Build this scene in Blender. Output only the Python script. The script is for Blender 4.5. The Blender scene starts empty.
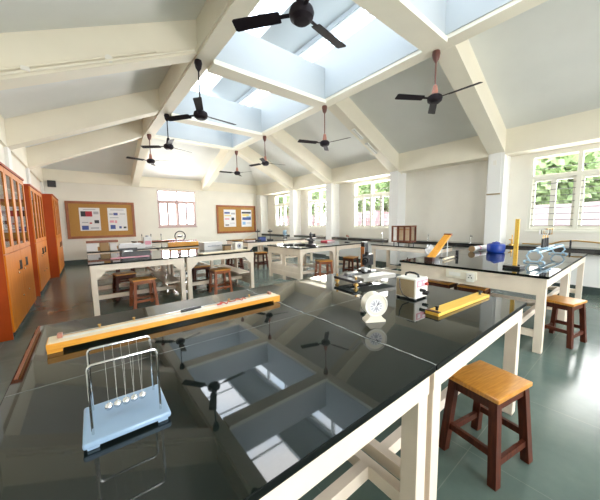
import bpy, bmesh, math, random
from mathutils import Vector, Matrix
random.seed(7)
PI = math.pi
scene = bpy.context.scene
COL = scene.collection

# ------------------------------------------------------------------ materials
def mat(name, col, rough=0.5, metal=0.0, spec=None, ior=None, var=0.0, vscale=6.0, bump=0.0, bscale=40.0, stretch=None, col2=None, coat=0.0):
    m = bpy.data.materials.new(name); m.use_nodes = True
    nt = m.node_tree; b = nt.nodes['Principled BSDF']
    b.inputs['Base Color'].default_value = (*col, 1)
    b.inputs['Roughness'].default_value = rough
    b.inputs['Metallic'].default_value = metal
    if ior: b.inputs['IOR'].default_value = ior
    if spec is not None: b.inputs['Specular IOR Level'].default_value = spec
    if coat: b.inputs['Coat Weight'].default_value = coat; b.inputs['Coat Roughness'].default_value = 0.08
    tc = nt.nodes.new('ShaderNodeTexCoord'); mp = nt.nodes.new('ShaderNodeMapping')
    nt.links.new(tc.outputs['Object'], mp.inputs[0])
    if stretch: mp.inputs['Scale'].default_value = stretch
    if var or col2:
        n = nt.nodes.new('ShaderNodeTexNoise'); n.inputs['Scale'].default_value = vscale; n.inputs['Detail'].default_value = 6
        nt.links.new(mp.outputs[0], n.inputs['Vector'])
        r = nt.nodes.new('ShaderNodeValToRGB')
        c2 = col2 if col2 else tuple(min(1, c*(1+var)) for c in col)
        c1 = col if col2 else tuple(c*(1-var) for c in col)
        r.color_ramp.elements[0].color = (*c1, 1); r.color_ramp.elements[1].color = (*c2, 1)
        r.color_ramp.elements[0].position = 0.35; r.color_ramp.elements[1].position = 0.65
        nt.links.new(n.outputs['Fac'], r.inputs[0]); nt.links.new(r.outputs[0], b.inputs['Base Color'])
    if bump:
        n2 = nt.nodes.new('ShaderNodeTexNoise'); n2.inputs['Scale'].default_value = bscale
        nt.links.new(mp.outputs[0], n2.inputs['Vector'])
        bp = nt.nodes.new('ShaderNodeBump'); bp.inputs['Strength'].default_value = bump; bp.inputs['Distance'].default_value = 0.01
        nt.links.new(n2.outputs['Fac'], bp.inputs['Height']); nt.links.new(bp.outputs[0], b.inputs['Normal'])
    return m

def glass_mat(name, tint=(1,1,1), refl=1.0):
    m = bpy.data.materials.new(name); m.use_nodes = True
    nt = m.node_tree; nt.nodes.clear()
    o = nt.nodes.new('ShaderNodeOutputMaterial'); mx = nt.nodes.new('ShaderNodeMixShader')
    t = nt.nodes.new('ShaderNodeBsdfTransparent'); t.inputs[0].default_value = (*tint, 1)
    g = nt.nodes.new('ShaderNodeBsdfGlossy'); g.inputs['Roughness'].default_value = 0.02
    f = nt.nodes.new('ShaderNodeFresnel'); 
    ge = nt.nodes.new('ShaderNodeNewGeometry'); mr = nt.nodes.new('ShaderNodeMapRange')
    mr.inputs['To Min'].default_value = 1.45; mr.inputs['To Max'].default_value = 1/1.45
    nt.links.new(ge.outputs['Backfacing'], mr.inputs['Value']); nt.links.new(mr.outputs[0], f.inputs['IOR'])
    nt.links.new(f.outputs[0], mx.inputs[0]); nt.links.new(t.outputs[0], mx.inputs[1]); nt.links.new(g.outputs[0], mx.inputs[2])
    nt.links.new(mx.outputs[0], o.inputs[0])
    return m

def tile_mat(name, c1, c2, joint, sx, sy, rough):
    m = mat(name, c1, rough); nt = m.node_tree; b = nt.nodes['Principled BSDF']
    tc = nt.nodes.new('ShaderNodeTexCoord')
    br = nt.nodes.new('ShaderNodeTexBrick'); br.offset = 0.0; br.inputs['Scale'].default_value = 1.0
    br.inputs['Brick Width'].default_value = sx; br.inputs['Row Height'].default_value = sy
    br.inputs['Mortar Size'].default_value = 0.003; br.inputs['Mortar Smooth'].default_value = 0.3
    br.inputs['Color1'].default_value = (*c1, 1); br.inputs['Color2'].default_value = (*c2, 1); br.inputs['Mortar'].default_value = (*joint, 1)
    nt.links.new(tc.outputs['Object'], br.inputs['Vector'])
    n = nt.nodes.new('ShaderNodeTexNoise'); n.inputs['Scale'].default_value = 1.7; n.inputs['Detail'].default_value = 8; n.inputs['Roughness'].default_value = 0.65
    nt.links.new(tc.outputs['Object'], n.inputs['Vector'])
    r = nt.nodes.new('ShaderNodeValToRGB'); r.color_ramp.elements[0].position = 0.3; r.color_ramp.elements[1].position = 0.7
    r.color_ramp.elements[0].color = (0.72, 0.78, 0.76, 1); r.color_ramp.elements[1].color = (1.15, 1.12, 1.1, 1)
    nt.links.new(n.outputs['Fac'], r.inputs[0])
    mx = nt.nodes.new('ShaderNodeMix'); mx.data_type = 'RGBA'; mx.blend_type = 'MULTIPLY'; mx.inputs[0].default_value = 1.0
    nt.links.new(br.outputs['Color'], mx.inputs[6]); nt.links.new(r.outputs[0], mx.inputs[7]); nt.links.new(mx.outputs[2], b.inputs['Base Color'])
    return m

M = {}
M['wall'] = mat('wall_paint', (0.82, 0.79, 0.71), 0.75, var=0.02, vscale=2)
M['trim'] = mat('beam_paint', (0.83, 0.785, 0.66), 0.7, var=0.02, vscale=2)
M['white'] = mat('white_paint', (0.84, 0.84, 0.82), 0.6)
M['ceiling'] = mat('ceiling_paint', (0.76, 0.775, 0.755), 0.8, var=0.03, vscale=1.2)
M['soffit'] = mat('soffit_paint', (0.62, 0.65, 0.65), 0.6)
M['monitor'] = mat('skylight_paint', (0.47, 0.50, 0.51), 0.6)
M['floor'] = tile_mat('kota_floor', (0.112, 0.158, 0.142), (0.122, 0.166, 0.148), (0.17, 0.21, 0.19), 0.9, 0.6, 0.2)
M['skirt'] = mat('dark_skirting', (0.055, 0.075, 0.07), 0.25, var=0.15)
M['granite'] = mat('black_granite', (0.006, 0.010, 0.009), 0.03, ior=1.6, col2=(0.012, 0.018, 0.016), vscale=60)
M['granite_edge'] = mat('black_granite_counter', (0.010, 0.013, 0.018), 0.1, ior=1.7)
M['honed'] = mat('honed_granite_edge', (0.004, 0.006, 0.0055), 0.5, ior=1.2)
M['seam'] = mat('seam_grout', (0.15, 0.165, 0.16), 0.5, var=0.3, vscale=9)
M['seam2'] = mat('pale_joint_filler', (0.24, 0.26, 0.25), 0.6, var=0.4, vscale=12)
M['frame'] = mat('cream_table_paint', (0.83, 0.72, 0.60), 0.45, var=0.04, vscale=5)
M['cabinet'] = mat('orange_laminate', (0.56, 0.155, 0.006), 0.42, ior=1.3, col2=(0.66, 0.21, 0.010), vscale=3, stretch=(9, 9, 0.8))
M['cabinet_shaded'] = mat('shaded_laminate', (0.40, 0.055, 0.004), 0.45, ior=1.3, var=0.1, vscale=3)  # same orange laminate, with the shade of the dim side put into its colour
M['stool_top'] = mat('orange_wood_seat', (0.55, 0.22, 0.028), 0.28, col2=(0.70, 0.32, 0.05), vscale=5, stretch=(2, 22, 2), coat=0.4)
M['stool_leg'] = mat('dark_red_wood', (0.060, 0.013, 0.007), 0.45, ior=1.35, col2=(0.10, 0.024, 0.010), vscale=5, stretch=(14, 14, 1.5))
M['stool_leg2'] = mat('red_brown_wood', (0.26, 0.065, 0.022), 0.35, col2=(0.34, 0.10, 0.03), vscale=5, stretch=(14, 14, 1.5))
M['dark_wood'] = mat('dark_wood', (0.06, 0.018, 0.012), 0.4, var=0.2)
M['orange_wood'] = mat('orange_wood', (0.72, 0.30, 0.03), 0.35, col2=(0.80, 0.38, 0.05), vscale=4, stretch=(2, 20, 20))
M['yellow_wood'] = mat('yellow_wood', (0.82, 0.48, 0.06), 0.35, col2=(0.88, 0.56, 0.10), vscale=4, stretch=(2, 20, 20))
M['pale_wood'] = mat('pale_wood', (0.82, 0.68, 0.45), 0.45, col2=(0.86, 0.74, 0.54), vscale=4, stretch=(2, 20, 20))
M['brown_wood'] = mat('brown_wood', (0.20, 0.055, 0.02), 0.4, col2=(0.27, 0.08, 0.03), vscale=5, stretch=(2, 20, 2))
M['case_wood'] = mat('case_wood', (0.13, 0.032, 0.012), 0.35, col2=(0.18, 0.05, 0.018), vscale=5)
M['board_frame'] = mat('noticeboard_frame_wood', (0.30, 0.085, 0.02), 0.4, var=0.15)
M['cork'] = mat('cork', (0.40, 0.20, 0.045), 0.85, col2=(0.50, 0.27, 0.075), vscale=90)
M['paper'] = mat('paper', (0.80, 0.80, 0.82), 0.7)
M['ink_blue'] = mat('ink_blue', (0.06, 0.10, 0.32), 0.7)
M['ink_red'] = mat('ink_red', (0.45, 0.03, 0.05), 0.7)
M['ink_black'] = mat('ink_black', (0.03, 0.03, 0.04), 0.7)
M['ink_grey'] = mat('ink_grey', (0.42, 0.43, 0.48), 0.7)
M['ink_pink'] = mat('ink_pink', (0.75, 0.35, 0.42), 0.7)
M['ink_yellow'] = mat('ink_yellow', (0.75, 0.62, 0.25), 0.7)
M['ink_sky'] = mat('ink_sky', (0.25, 0.48, 0.75), 0.7)
M['black'] = mat('black_enamel', (0.012, 0.012, 0.014), 0.3)
M['fan'] = mat('dark_brown_enamel', (0.016, 0.012, 0.016), 0.55, ior=1.25)
M['fan_rod'] = mat('brown_enamel', (0.16, 0.06, 0.05), 0.35)
M['fan_pink'] = mat('copper_enamel', (0.42, 0.18, 0.13), 0.35)
M['chrome'] = mat('chrome', (0.75, 0.76, 0.78), 0.12, metal=1)
M['steel'] = mat('steel', (0.55, 0.56, 0.58), 0.28, metal=1)
M['dark_metal'] = mat('dark_metal', (0.05, 0.05, 0.055), 0.35, metal=0.6)
M['bed_grey'] = mat('grey_bed_enamel', (0.42, 0.40, 0.36), 0.45)
M['brass'] = mat('brass', (0.62, 0.38, 0.12), 0.3, metal=1)
M['plastic_white'] = mat('white_plastic', (0.82, 0.80, 0.74), 0.35)
M['plastic_cream'] = mat('cream_plastic', (0.84, 0.79, 0.66), 0.35)
M['beige'] = mat('beige_panel', (0.44, 0.35, 0.22), 0.45)
M['light_blue'] = mat('light_blue_plastic', (0.30, 0.44, 0.62), 0.3)
M['pale_blue_metal'] = mat('pale_blue_enamel', (0.38, 0.56, 0.70), 0.3)
M['blue'] = mat('blue_plastic', (0.004, 0.045, 0.34), 0.35)
M['red'] = mat('red_plastic', (0.50, 0.05, 0.03), 0.4)
M['thread'] = mat('pale_thread', (0.75, 0.75, 0.72), 0.6)
M['carton_brown'] = mat('brown_carton', (0.36, 0.23, 0.11), 0.8)
M['carton_white'] = mat('white_carton', (0.78, 0.77, 0.76), 0.75)
M['win_frame'] = mat('window_frame_paint', (0.80, 0.79, 0.70), 0.5)
M['pink_frame'] = mat('bloom_tinted_paint', (0.52, 0.38, 0.36), 0.5)  # pink tint of the overexposed window's bloom put into the frame colour
M['bars'] = mat('grille_bars', (0.16, 0.15, 0.14), 0.4)
M['glass'] = glass_mat('window_glass')
M['glass2'] = glass_mat('cabinet_glass', (0.93, 0.95, 0.93))
M['leaf'] = mat('leaf', (0.24, 0.34, 0.13), 0.6, col2=(0.36, 0.46, 0.19), vscale=2.5)
M['leaf_dark'] = mat('leaf_dark', (0.24, 0.36, 0.36), 0.6, col2=(0.36, 0.50, 0.44), vscale=2.5)
M['bark'] = mat('bark', (0.09, 0.06, 0.04), 0.9)
M['earth'] = mat('red_earth', (0.14, 0.055, 0.05), 0.95, col2=(0.24, 0.19, 0.18), vscale=0.8)
M['paving'] = mat('pale_paving', (0.14, 0.115, 0.10), 0.9, var=0.08, vscale=1)
M['eave'] = mat('eave_paint', (0.72, 0.55, 0.40), 0.8)

# ------------------------------------------------------------------ mesh builder
JR = random.Random(99)
class MB:
    def __init__(s): s.bm = bmesh.new(); s.bev = False
    def _xf(s, vs, m):
        if m is not None: bmesh.ops.transform(s.bm, matrix=m, verts=vs)
    def box(s, x0, x1, y0, y1, z0, z1, bev=0.0, m=None, seg=2):
        e = min(.0004, .04*min(abs(x1-x0), abs(y1-y0), abs(z1-z0)))*JR.random()   # a hair of inset keeps faces from coinciding
        x0 += e; x1 -= e; y0 += e; y1 -= e; z0 += e; z1 -= e
        r = bmesh.ops.create_cube(s.bm, size=1.0); vs = r['verts']
        for v in vs:
            v.co = Vector((x0+(v.co.x+.5)*(x1-x0), y0+(v.co.y+.5)*(y1-y0), z0+(v.co.z+.5)*(z1-z0)))
        s._xf(vs, m)
        if bev > 0:
            s.bev = True
            es = list({e for v in vs for e in v.link_edges})
            bmesh.ops.bevel(s.bm, geom=es, offset=bev, segments=seg, profile=0.5, affect='EDGES')
        return s
    def cbox(s, c, d, bev=0.0, m=None):
        return s.box(c[0]-d[0]/2, c[0]+d[0]/2, c[1]-d[1]/2, c[1]+d[1]/2, c[2]-d[2]/2, c[2]+d[2]/2, bev, m)
    def bar(s, p0, p1, w, h, bev=0.0, up=(0, 0, 1)):
        p0 = Vector(p0); p1 = Vector(p1); d = p1-p0; L = d.length; d.normalize()
        u = Vector(up)
        if abs(d.dot(u)) > 0.97: u = Vector((1, 0, 0))
        sd = u.cross(d).normalized(); u2 = d.cross(sd)
        m = Matrix(((d.x, sd.x, u2.x, p0.x), (d.y, sd.y, u2.y, p0.y), (d.z, sd.z, u2.z, p0.z), (0, 0, 0, 1)))
        return s.box(0, L, -w/2, w/2, -h/2, h/2, bev, m)
    def cyl(s, p0, p1, r0, r1=None, n=20):
        r1 = r0 if r1 is None else r1
        p0 = Vector(p0); p1 = Vector(p1); d = p1-p0
        q = Vector((0, 0, 1)).rotation_difference(d.normalized()).to_matrix().to_4x4()
        m = Matrix.Translation((p0+p1)/2) @ q
        bmesh.ops.create_cone(s.bm, cap_ends=True, segments=n, radius1=r0, radius2=max(r1, 1e-5), depth=d.length, matrix=m)
        return s
    def sph(s, c, r, sx=1, sy=1, sz=1, n=16):
        m = Matrix.Translation(c) @ Matrix.Diagonal((sx, sy, sz, 1))
        bmesh.ops.create_uvsphere(s.bm, u_segments=n, v_segments=max(8, n//2), radius=r, matrix=m); return s
    def tube(s, path, r, n=8, closed=False):
        P = [Vector(p) for p in path]; N = len(P); rings = []
        prev = None
        for i, p in enumerate(P):
            if closed: t = (P[(i+1) % N]-P[i-1]).normalized()
            else: t = ((P[min(i+1, N-1)]-P[max(i-1, 0)])).normalized()
            if prev is None:
                a = Vector((0, 0, 1)) if abs(t.z) < .9 else Vector((1, 0, 0))
                u = t.cross(a).normalized()
            else:
                u = (prev-t*prev.dot(t)).normalized()
            prev = u; w = t.cross(u)
            rings.append([s.bm.verts.new(p+(u*math.cos(2*PI*k/n)+w*math.sin(2*PI*k/n))*r) for k in range(n)])
        for i in range(N if closed else N-1):
            a, b = rings[i], rings[(i+1) % N]
            for k in range(n): s.bm.faces.new((a[k], a[(k+1) % n], b[(k+1) % n], b[k]))
        if not closed:
            s.bm.faces.new(rings[0][::-1]); s.bm.faces.new(rings[-1])
        return s
    def lathe(s, prof, c=(0, 0, 0), n=24):
        rings = []
        for r, z in prof:
            rings.append([s.bm.verts.new((c[0]+r*math.cos(2*PI*k/n), c[1]+r*math.sin(2*PI*k/n), c[2]+z)) for k in range(n)])
        for a, b in zip(rings, rings[1:]):
            for k in range(n): s.bm.faces.new((a[k], a[(k+1) % n], b[(k+1) % n], b[k]))
        s.bm.faces.new(rings[0][::-1]); s.bm.faces.new(rings[-1]); return s
    def prism(s, poly, a, b, axis='y'):
        """poly: 2D points; extruded along axis between a and b"""
        def P(u, v, t):
            return {'y': (u, t, v), 'x': (t, u, v), 'z': (u, v, t)}[axis]
        A = [s.bm.verts.new(P(u, v, a)) for u, v in poly]; B = [s.bm.verts.new(P(u, v, b)) for u, v in poly]
        n = len(poly); s.bm.faces.new(A); s.bm.faces.new(B[::-1])
        for i in range(n): s.bm.faces.new((A[i], A[(i+1) % n], B[(i+1) % n], B[i]))
        return s
    def quad(s, *ps):
        s.bm.faces.new([s.bm.verts.new(p) for p in ps]); return s
    def solid(s, pts, dz):
        A = [s.bm.verts.new(p) for p in pts]; B = [s.bm.verts.new((p[0], p[1], p[2]+dz)) for p in pts]
        n = len(pts); s.bm.faces.new(A); s.bm.faces.new(B[::-1])
        for i in range(n): s.bm.faces.new((A[i], A[(i+1) % n], B[(i+1) % n], B[i]))
        return s
    def done(s, name, m, parent=None, loc=None, rz=0.0):
        bmesh.ops.recalc_face_normals(s.bm, faces=s.bm.faces)
        me = bpy.data.meshes.new(name); s.bm.to_mesh(me); s.bm.free()
        for p in me.polygons: p.use_smooth = True
        me.set_sharp_from_angle(angle=math.radians(20 if s.bev else 32))
        ms = m if isinstance(m, (list, tuple)) else [m]
        for k in ms: me.materials.append(M[k] if isinstance(k, str) else k)
        o = bpy.data.objects.new(name, me); COL.objects.link(o)
        if parent: o.parent = parent
        if loc: o.location = loc
        o.rotation_euler.z = rz
        return o

def struct(name, mb, m):
    o = mb.done(name, m); o['kind'] = 'structure'; return o
def thing(name, label, cat, loc=(0, 0, 0), rz=0.0, group=None):
    o = bpy.data.objects.new(name, None); COL.objects.link(o); o.empty_display_size = 0.1
    o.location = loc; o.rotation_euler.z = rz
    return tag(o, label, cat, group)
def tag(o, label, cat, group=None):
    o['label'] = label; o['category'] = cat
    if group: o['group'] = group
    return o
def dup(root, loc, rz, label):
    def cp(o, par):
        c = o.copy(); COL.objects.link(c); c.parent = par
        for ch in [x for x in bpy.data.objects if x.parent == o]: cp(ch, c)
        return c
    r = cp(root, None); r.location = loc; r.rotation_euler.z = rz; r['label'] = label
    return r

# ------------------------------------------------------------------ setting
XL, XR = -1.0, 7.3            # column faces
WL, WR = -1.42, 7.72          # wall planes behind the columns
YB, YF = -3.8, 13.0
OX0, OX1 = 1.86, 4.40         # roof opening
EX0, EX1 = 1.61, 4.65         # outer sides of the edge beams
OY0, OY1 = -0.55, 9.45
EY0, EY1 = -0.80, 9.70
COLS = [(-0.82, -0.50), (2.03, 2.34), (4.60, 4.88), (7.35, 7.66), (9.72, 10.02)]
ZC = 2.9                      # column top / beam spring
def zslab(x): return 3.38+0.47*(7.3-x)
def zslabL(x): return 3.38+0.47*(x+1.0)
ZS = zslab(EX1)

struct('floor', MB().box(WL-.1, WR+.1, YB-.1, YF+.1, -0.12, 0), 'floor')

def wall_holes(axis, plane, thick, a0, a1, z0, z1, holes):
    """wall in plane x=plane (axis 'x') or y=plane with rectangular openings (a,b,za,zb)"""
    mb = MB(); cuts = sorted(holes)
    def put(a, b, za, zb):
        if b-a < 1e-4 or zb-za < 1e-4: return
        if axis == 'x': mb.box(min(plane, plane+thick), max(plane, plane+thick), a, b, za, zb)
        else: mb.box(a, b, min(plane, plane+thick), max(plane, plane+thick), za, zb)
    c = a0
    for a, b, za, zb in cuts:
        put(c, a, z0, z1); put(a, b, z0, za); put(a, b, zb, z1); c = b
    put(c, a1, z0, z1); return mb

WZ0, WZ1 = 1.20, 2.80
RW = [(-2.6, -1.1), (0.14, 1.66), (5.12, 6.64), (7.72, 9.22), (10.30, 11.85)]
struct('wall_right', wall_holes('x', WR, 0.2, YB, YF, 0, 3.6, [(a, b, WZ0, WZ1) for a, b in RW]), 'wall')
LW = []
struct('wall_left', wall_holes('x', WL, -0.2, YB, YF, 0, 3.6, [(a, b, WZ0, WZ1) for a, b in LW]), 'wall')
FW = (2.52, 4.10, 1.32, 2.90)
struct('wall_far', wall_holes('y', YF, 0.2, WL-.2, WR+.2, 0, 3.6, [FW]), 'wall')
BW = [(0.2, 2.6), (3.7, 6.1)]
struct('wall_back', wall_holes('y', YB, -0.2, WL-.2, WR+.2, 0, 3.6, [(a, b, 0.9, 2.8) for a, b in BW]), 'wall')

# roof slabs (hipped)
T = 0.12
mb = MB()
mb.solid([(EX1, EY0, ZS), (XR+.5, YB-.45, zslab(XR+.5)), (XR+.5, YF+.45, zslab(XR+.5)), (EX1, EY1, ZS)], T)
mb.solid([(EX0, EY0, ZS), (EX0, EY1, ZS), (XL-.5, YF+.45, zslabL(XL-.5)), (XL-.5, YB-.45, zslabL(XL-.5))], T)
kE = (ZS-zslab(XR))/(YF-EY1)
kB = (ZS-zslab(XR))/(EY0-YB)
mb.solid([(EX0, EY1, ZS), (EX1, EY1, ZS), (XR+.5, YF+.45, ZS-kE*(YF+.45-EY1)), (XL-.5, YF+.45, ZS-kE*(YF+.45-EY1))], T)
mb.solid([(EX0, EY0, ZS), (XL-.5, YB-.45, ZS-kB*(EY0-YB+.45)), (XR+.5, YB-.45, ZS-kB*(EY0-YB+.45)), (EX1, EY0, ZS)], T)
struct('ceiling', mb, 'ceiling')

# edge beams of the opening, with a fine lip
ti = [0]
def trim(mb, m='trim'):
    ti[0] += 1; return struct('trim_%d' % ti[0], mb, m)
ZO = 4.10
trim(MB().box(EX0, OX0, EY0, EY1, ZO, ZS+.1).box(EX0-.03, EX0, EY0, EY1, ZO+.03, ZO+.10))
trim(MB().box(OX1, EX1, EY0, EY1, ZO, ZS+.1).box(EX1, EX1+.03, EY0, EY1, ZO+.03, ZO+.10))
trim(MB().box(OX0, OX1, OY1, EY1, ZO, ZS+.1)); trim(MB().box(OX0, OX1, EY0, OY0, ZO, ZS+.1))
# rafters on both sides, columns below
for y0, y1 in COLS:
    trim(MB().prism([(XR+.2, ZC-.094), (XR+.2, zslab(XR+.2)+.05), (EX1, ZS+.05), (EX1, ZC+.47*(XR-EX1))], y0, y1))
    trim(MB().prism([(XL-.2, ZC-.094), (XL-.2, zslabL(XL-.2)+.05), (EX0, ZS+.05), (EX0, ZC+.47*(EX0-XL))], y0, y1))
    trim(MB().box(XR, WR, y0, y1, 0, ZC+.05), 'white')
    trim(MB().box(WL, XL, y0, y1, 0, ZC+.05), 'white')
for (a0, a1), (b0, b1) in zip(COLS, COLS[1:]): trim(MB().box(XL-.14, XL-.05, a1, b0, 2.33, ZC+.06), 'wall')
trim(MB().box(XL-.14, XL-.05, COLS[-1][1], 12.62, 2.33, ZC+.06), 'wall')
# end rafters running to the far and back walls
for a, b in ((EX0, OX0), (OX1, EX1)):
    trim(MB().prism([(EY1, 4.12), (EY1, ZS+.05), (YF, zslab(XR)+.05), (YF, 2.96)], a, b, 'x'))
    trim(MB().prism([(EY0, 4.12), (EY0, ZS+.05), (YB, zslab(XR)+.05), (YB, 2.96)], a, b, 'x'))
# ring beams above the recesses
trim(MB().box(XR, WR, YB, YF, 2.86, zslab(XR)+.02)); trim(MB().box(WL, XL, YB, YF, 2.90, zslab(XR)+.02))
trim(MB().box(WL, WR, YF-.06, YF, 2.98, 3.5)); trim(MB().box(WL, WR, YB, YB+.06, 2.98, 3.5))
# corner columns at the far wall
trim(MB().box(XR, WR, 12.55, YF, 0, 2.9), 'white'); trim(MB().box(WL, XL, 12.62, YF, 0, 2.9), 'white')

# skylight monitor above the opening
ZP, ZW0, ZW1, ZR = 4.80, 5.08, 5.50, 5.60
for y0, y1 in COLS[1:4]:
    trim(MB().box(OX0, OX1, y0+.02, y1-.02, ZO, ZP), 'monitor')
    trim(MB().box(OX0, OX1, y0-.015, y1+.015, ZO-.05, ZO+.03), 'trim')
mw = MB()
bays = []
y = OY0
while y < OY1-.2:
    bays.append((y, min(y+1.0, OY1))); y += 1.0
for xx, th in ((OX1, .12), (OX0-.12, .12)):
    mw.box(xx, xx+th, OY0, OY1, ZS+.1, ZW0); mw.box(xx, xx+th, OY0, OY1, ZW1, ZR)
mw.box(OX0-.12, OX1+.12, OY1, OY1+.12, ZS+.1, ZR); mw.box(OX0-.12, OX1+.12, OY0-.12, OY0, ZS+.1, ZR)
for xa, xb in ((OX1-.012, OX1), (OX0, OX0+.012)): mw.box(xa, xb, OY0, OY1, ZO+.06, ZW0)
for ya, yb in ((OY1-.012, OY1), (OY0, OY0+.012)): mw.box(OX0, OX1, ya, yb, ZO+.06, ZR)
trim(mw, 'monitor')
# sloped opaque soffit both sides, glass strip along the middle
GX0, GX1, ZG = 2.62, 3.64, 5.86
sf = MB()
sf.prism([(OX1+.12, ZR-.02), (OX1+.12, ZR+.06), (GX1, ZG+.10), (GX1, ZG)], OY0-.15, OY1+.15)
sf.prism([(OX0-.12, ZR-.02), (OX0-.12, ZR+.06), (GX0, ZG+.10), (GX0, ZG)], OY0-.15, OY1+.15)
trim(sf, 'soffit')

wi = [0]
def new_window(mbf, m='win_frame'):
    wi[0] += 1
    o = struct('window_%d' % wi[0], mbf, m); return o
def child(name, mb, m, par):
    return mb.done(name, m, par)
# clerestory strips
for xx in (OX1, OX0-.12):
    f = MB(); f.box(xx+.02, xx+.10, OY0, OY1, ZW0, ZW0+.04); f.box(xx+.02, xx+.10, OY0, OY1, ZW1-.04, ZW1)
    for a, b in bays: f.box(xx+.02, xx+.10, a-.03, a+.03, ZW0, ZW1)
    w = new_window(f, 'white')
    child('pane', MB().box(xx+.055, xx+.062, OY0, OY1, ZW0+.02, ZW1-.02), 'glass', w)
f = MB()
for a, b in bays: f.box(GX0-.02, GX1+.02, a-.02, a+.02, ZG+.02, ZG+.06)
w = new_window(f, 'white'); child('pane', MB().box(GX0-.05, GX1+.05, OY0, OY1, ZG+.06, ZG+.07), 'glass', w)

def casement(axis, plane, a0, a1, z0, z1, zt, depth, bars=True, barhalf=(0, 1), wf='win_frame'):
    """framed window with two top lights, four casements and grille bars; plane = inner face, outward = sign of depth"""
    s = 1 if depth > 0 else -1
    def B(mb, a, b, p0, p1, za, zb):
        x0, x1 = sorted((plane+p0*s, plane+p1*s))
        if axis == 'x': mb.box(x0, x1, a, b, za, zb)
        else: mb.box(a, b, x0, x1, za, zb)
        return mb
    f = MB(); am = (a0+a1)/2
    B(f, a0, a0+.05, .0, .12, z0, z1); B(f, a1-.05, a1, .0, .12, z0, z1)
    B(f, a0, a1, .0, .12, z0, z0+.05); B(f, a0, a1, .0, .12, z1-.05, z1)
    B(f, am-.035, am+.035, .0, .12, z0, z1); B(f, a0, a1, .0, .12, zt-.035, zt+.035)
    w = new_window(f, wf)
    for h0, h1 in ((a0+.05, am-.035), (am+.035, a1-.05)):
        hm = (h0+h1)/2
        c = child('top_light', B(MB(), h0, h1, .09, .12, zt+.035, zt+.06), wf, w)
        child('pane', B(MB(), h0, h1, .10, .106, zt+.035, z1-.05), 'glass', w)
        for c0, c1 in ((h0, hm), (hm, h1)):
            sh = MB(); za, zb = z0+.05, zt-.035
            B(sh, c0, c0+.045, .05, .10, za, zb); B(sh, c1-.045, c1, .05, .10, za, zb); B(sh, c0, c1, .05, .10, za, za+.05); B(sh, c0, c1, .05, .10, zb-.05, zb)
            so = child('casement_sash', sh, wf, w)
            child('pane', B(MB(), c0+.04, c1-.04, .072, .078, za+.04, zb-.04), 'glass', so)
    if bars:
        g = MB(); n = 9
        for k in range(n):
            z = z0+.10+(zt-.12-z0)*k/(n-1)
            for h in barhalf:
                h0, h1 = ((a0+.05, am-.035), (am+.035, a1-.05))[h]
                B(g, h0, h1, .02, .032, z-.006, z+.006)
        for h in barhalf:
            h0, h1 = ((a0+.05, am-.035), (am+.035, a1-.05))[h]
            B(g, h0, h1, .02, .032, zt+.17, zt+.182)
        child('grille', g, 'bars', w)
    sl = MB(); B(sl, a0-.03, a1+.03, -.03, .2, z0-.04, z0)
    child('window_sill', sl, wf, w)
    return w
for a, b in RW: casement('x', WR, a, b, WZ0, WZ1, 2.33, .12)
for a, b in LW: casement('x', WL, a, b, WZ0, WZ1, 2.33, -.12)
casement('y', YF, FW[0], FW[1], FW[2], FW[3], 2.42, .12, True, (1,), 'pink_frame')
for a, b in BW: casement('y', YB, a, b, 0.9, 2.8, 2.33, -.12, False)

# right hand wall below the counter, skirtings
struct('baseboard_right', MB().box(7.43, 7.46, YB, YF, 0, .15), 'skirt')
struct('baseboard_left', MB().box(WL, WL+.02, YB, YF, 0, .15), 'skirt')
struct('baseboard_far', MB().box(WL, WR, YF-.02, YF, 0, .17), 'skirt')
struct('baseboard_back', MB().box(WL, WR, YB, YB+.02, 0, .15), 'skirt')
trim(MB().box(7.46, WR, YB, YF, 0, .78), 'white')
# black plinth round the columns
for y0, y1 in COLS[1:]:
    trim(MB().box(XR-.012, WR, y0-.012, y1+.012, 0, .13), 'skirt')

# continuous black stone counter in the recesses of the right wall: one per bay
bay_txt = ['under the rightmost window', 'below the blank wall bay with two taps', 'below the window beside the wooden case', 'below the second window from the far end', 'below the window nearest the far wall']
bb = [(-0.48, 2.01), (2.36, 4.58), (4.90, 7.33), (7.68, 9.70), (10.04, 12.53)]
for (a, b), tx in zip(bb, bay_txt):
    t = thing('stone_counter', 'black stone wall counter ' + tx, 'counter', (7.5, (a+b)/2, .78), 0, 'stone counters along the window wall')
    L = b-a
    MB().box(-.22, .215, -L/2, L/2, .07, .10, .004).done('counter_top', 'granite', t)
    MB().box(-.215, -.185, -L/2, L/2, 0, .07).done('front_edge', 'granite_edge', t)

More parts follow.
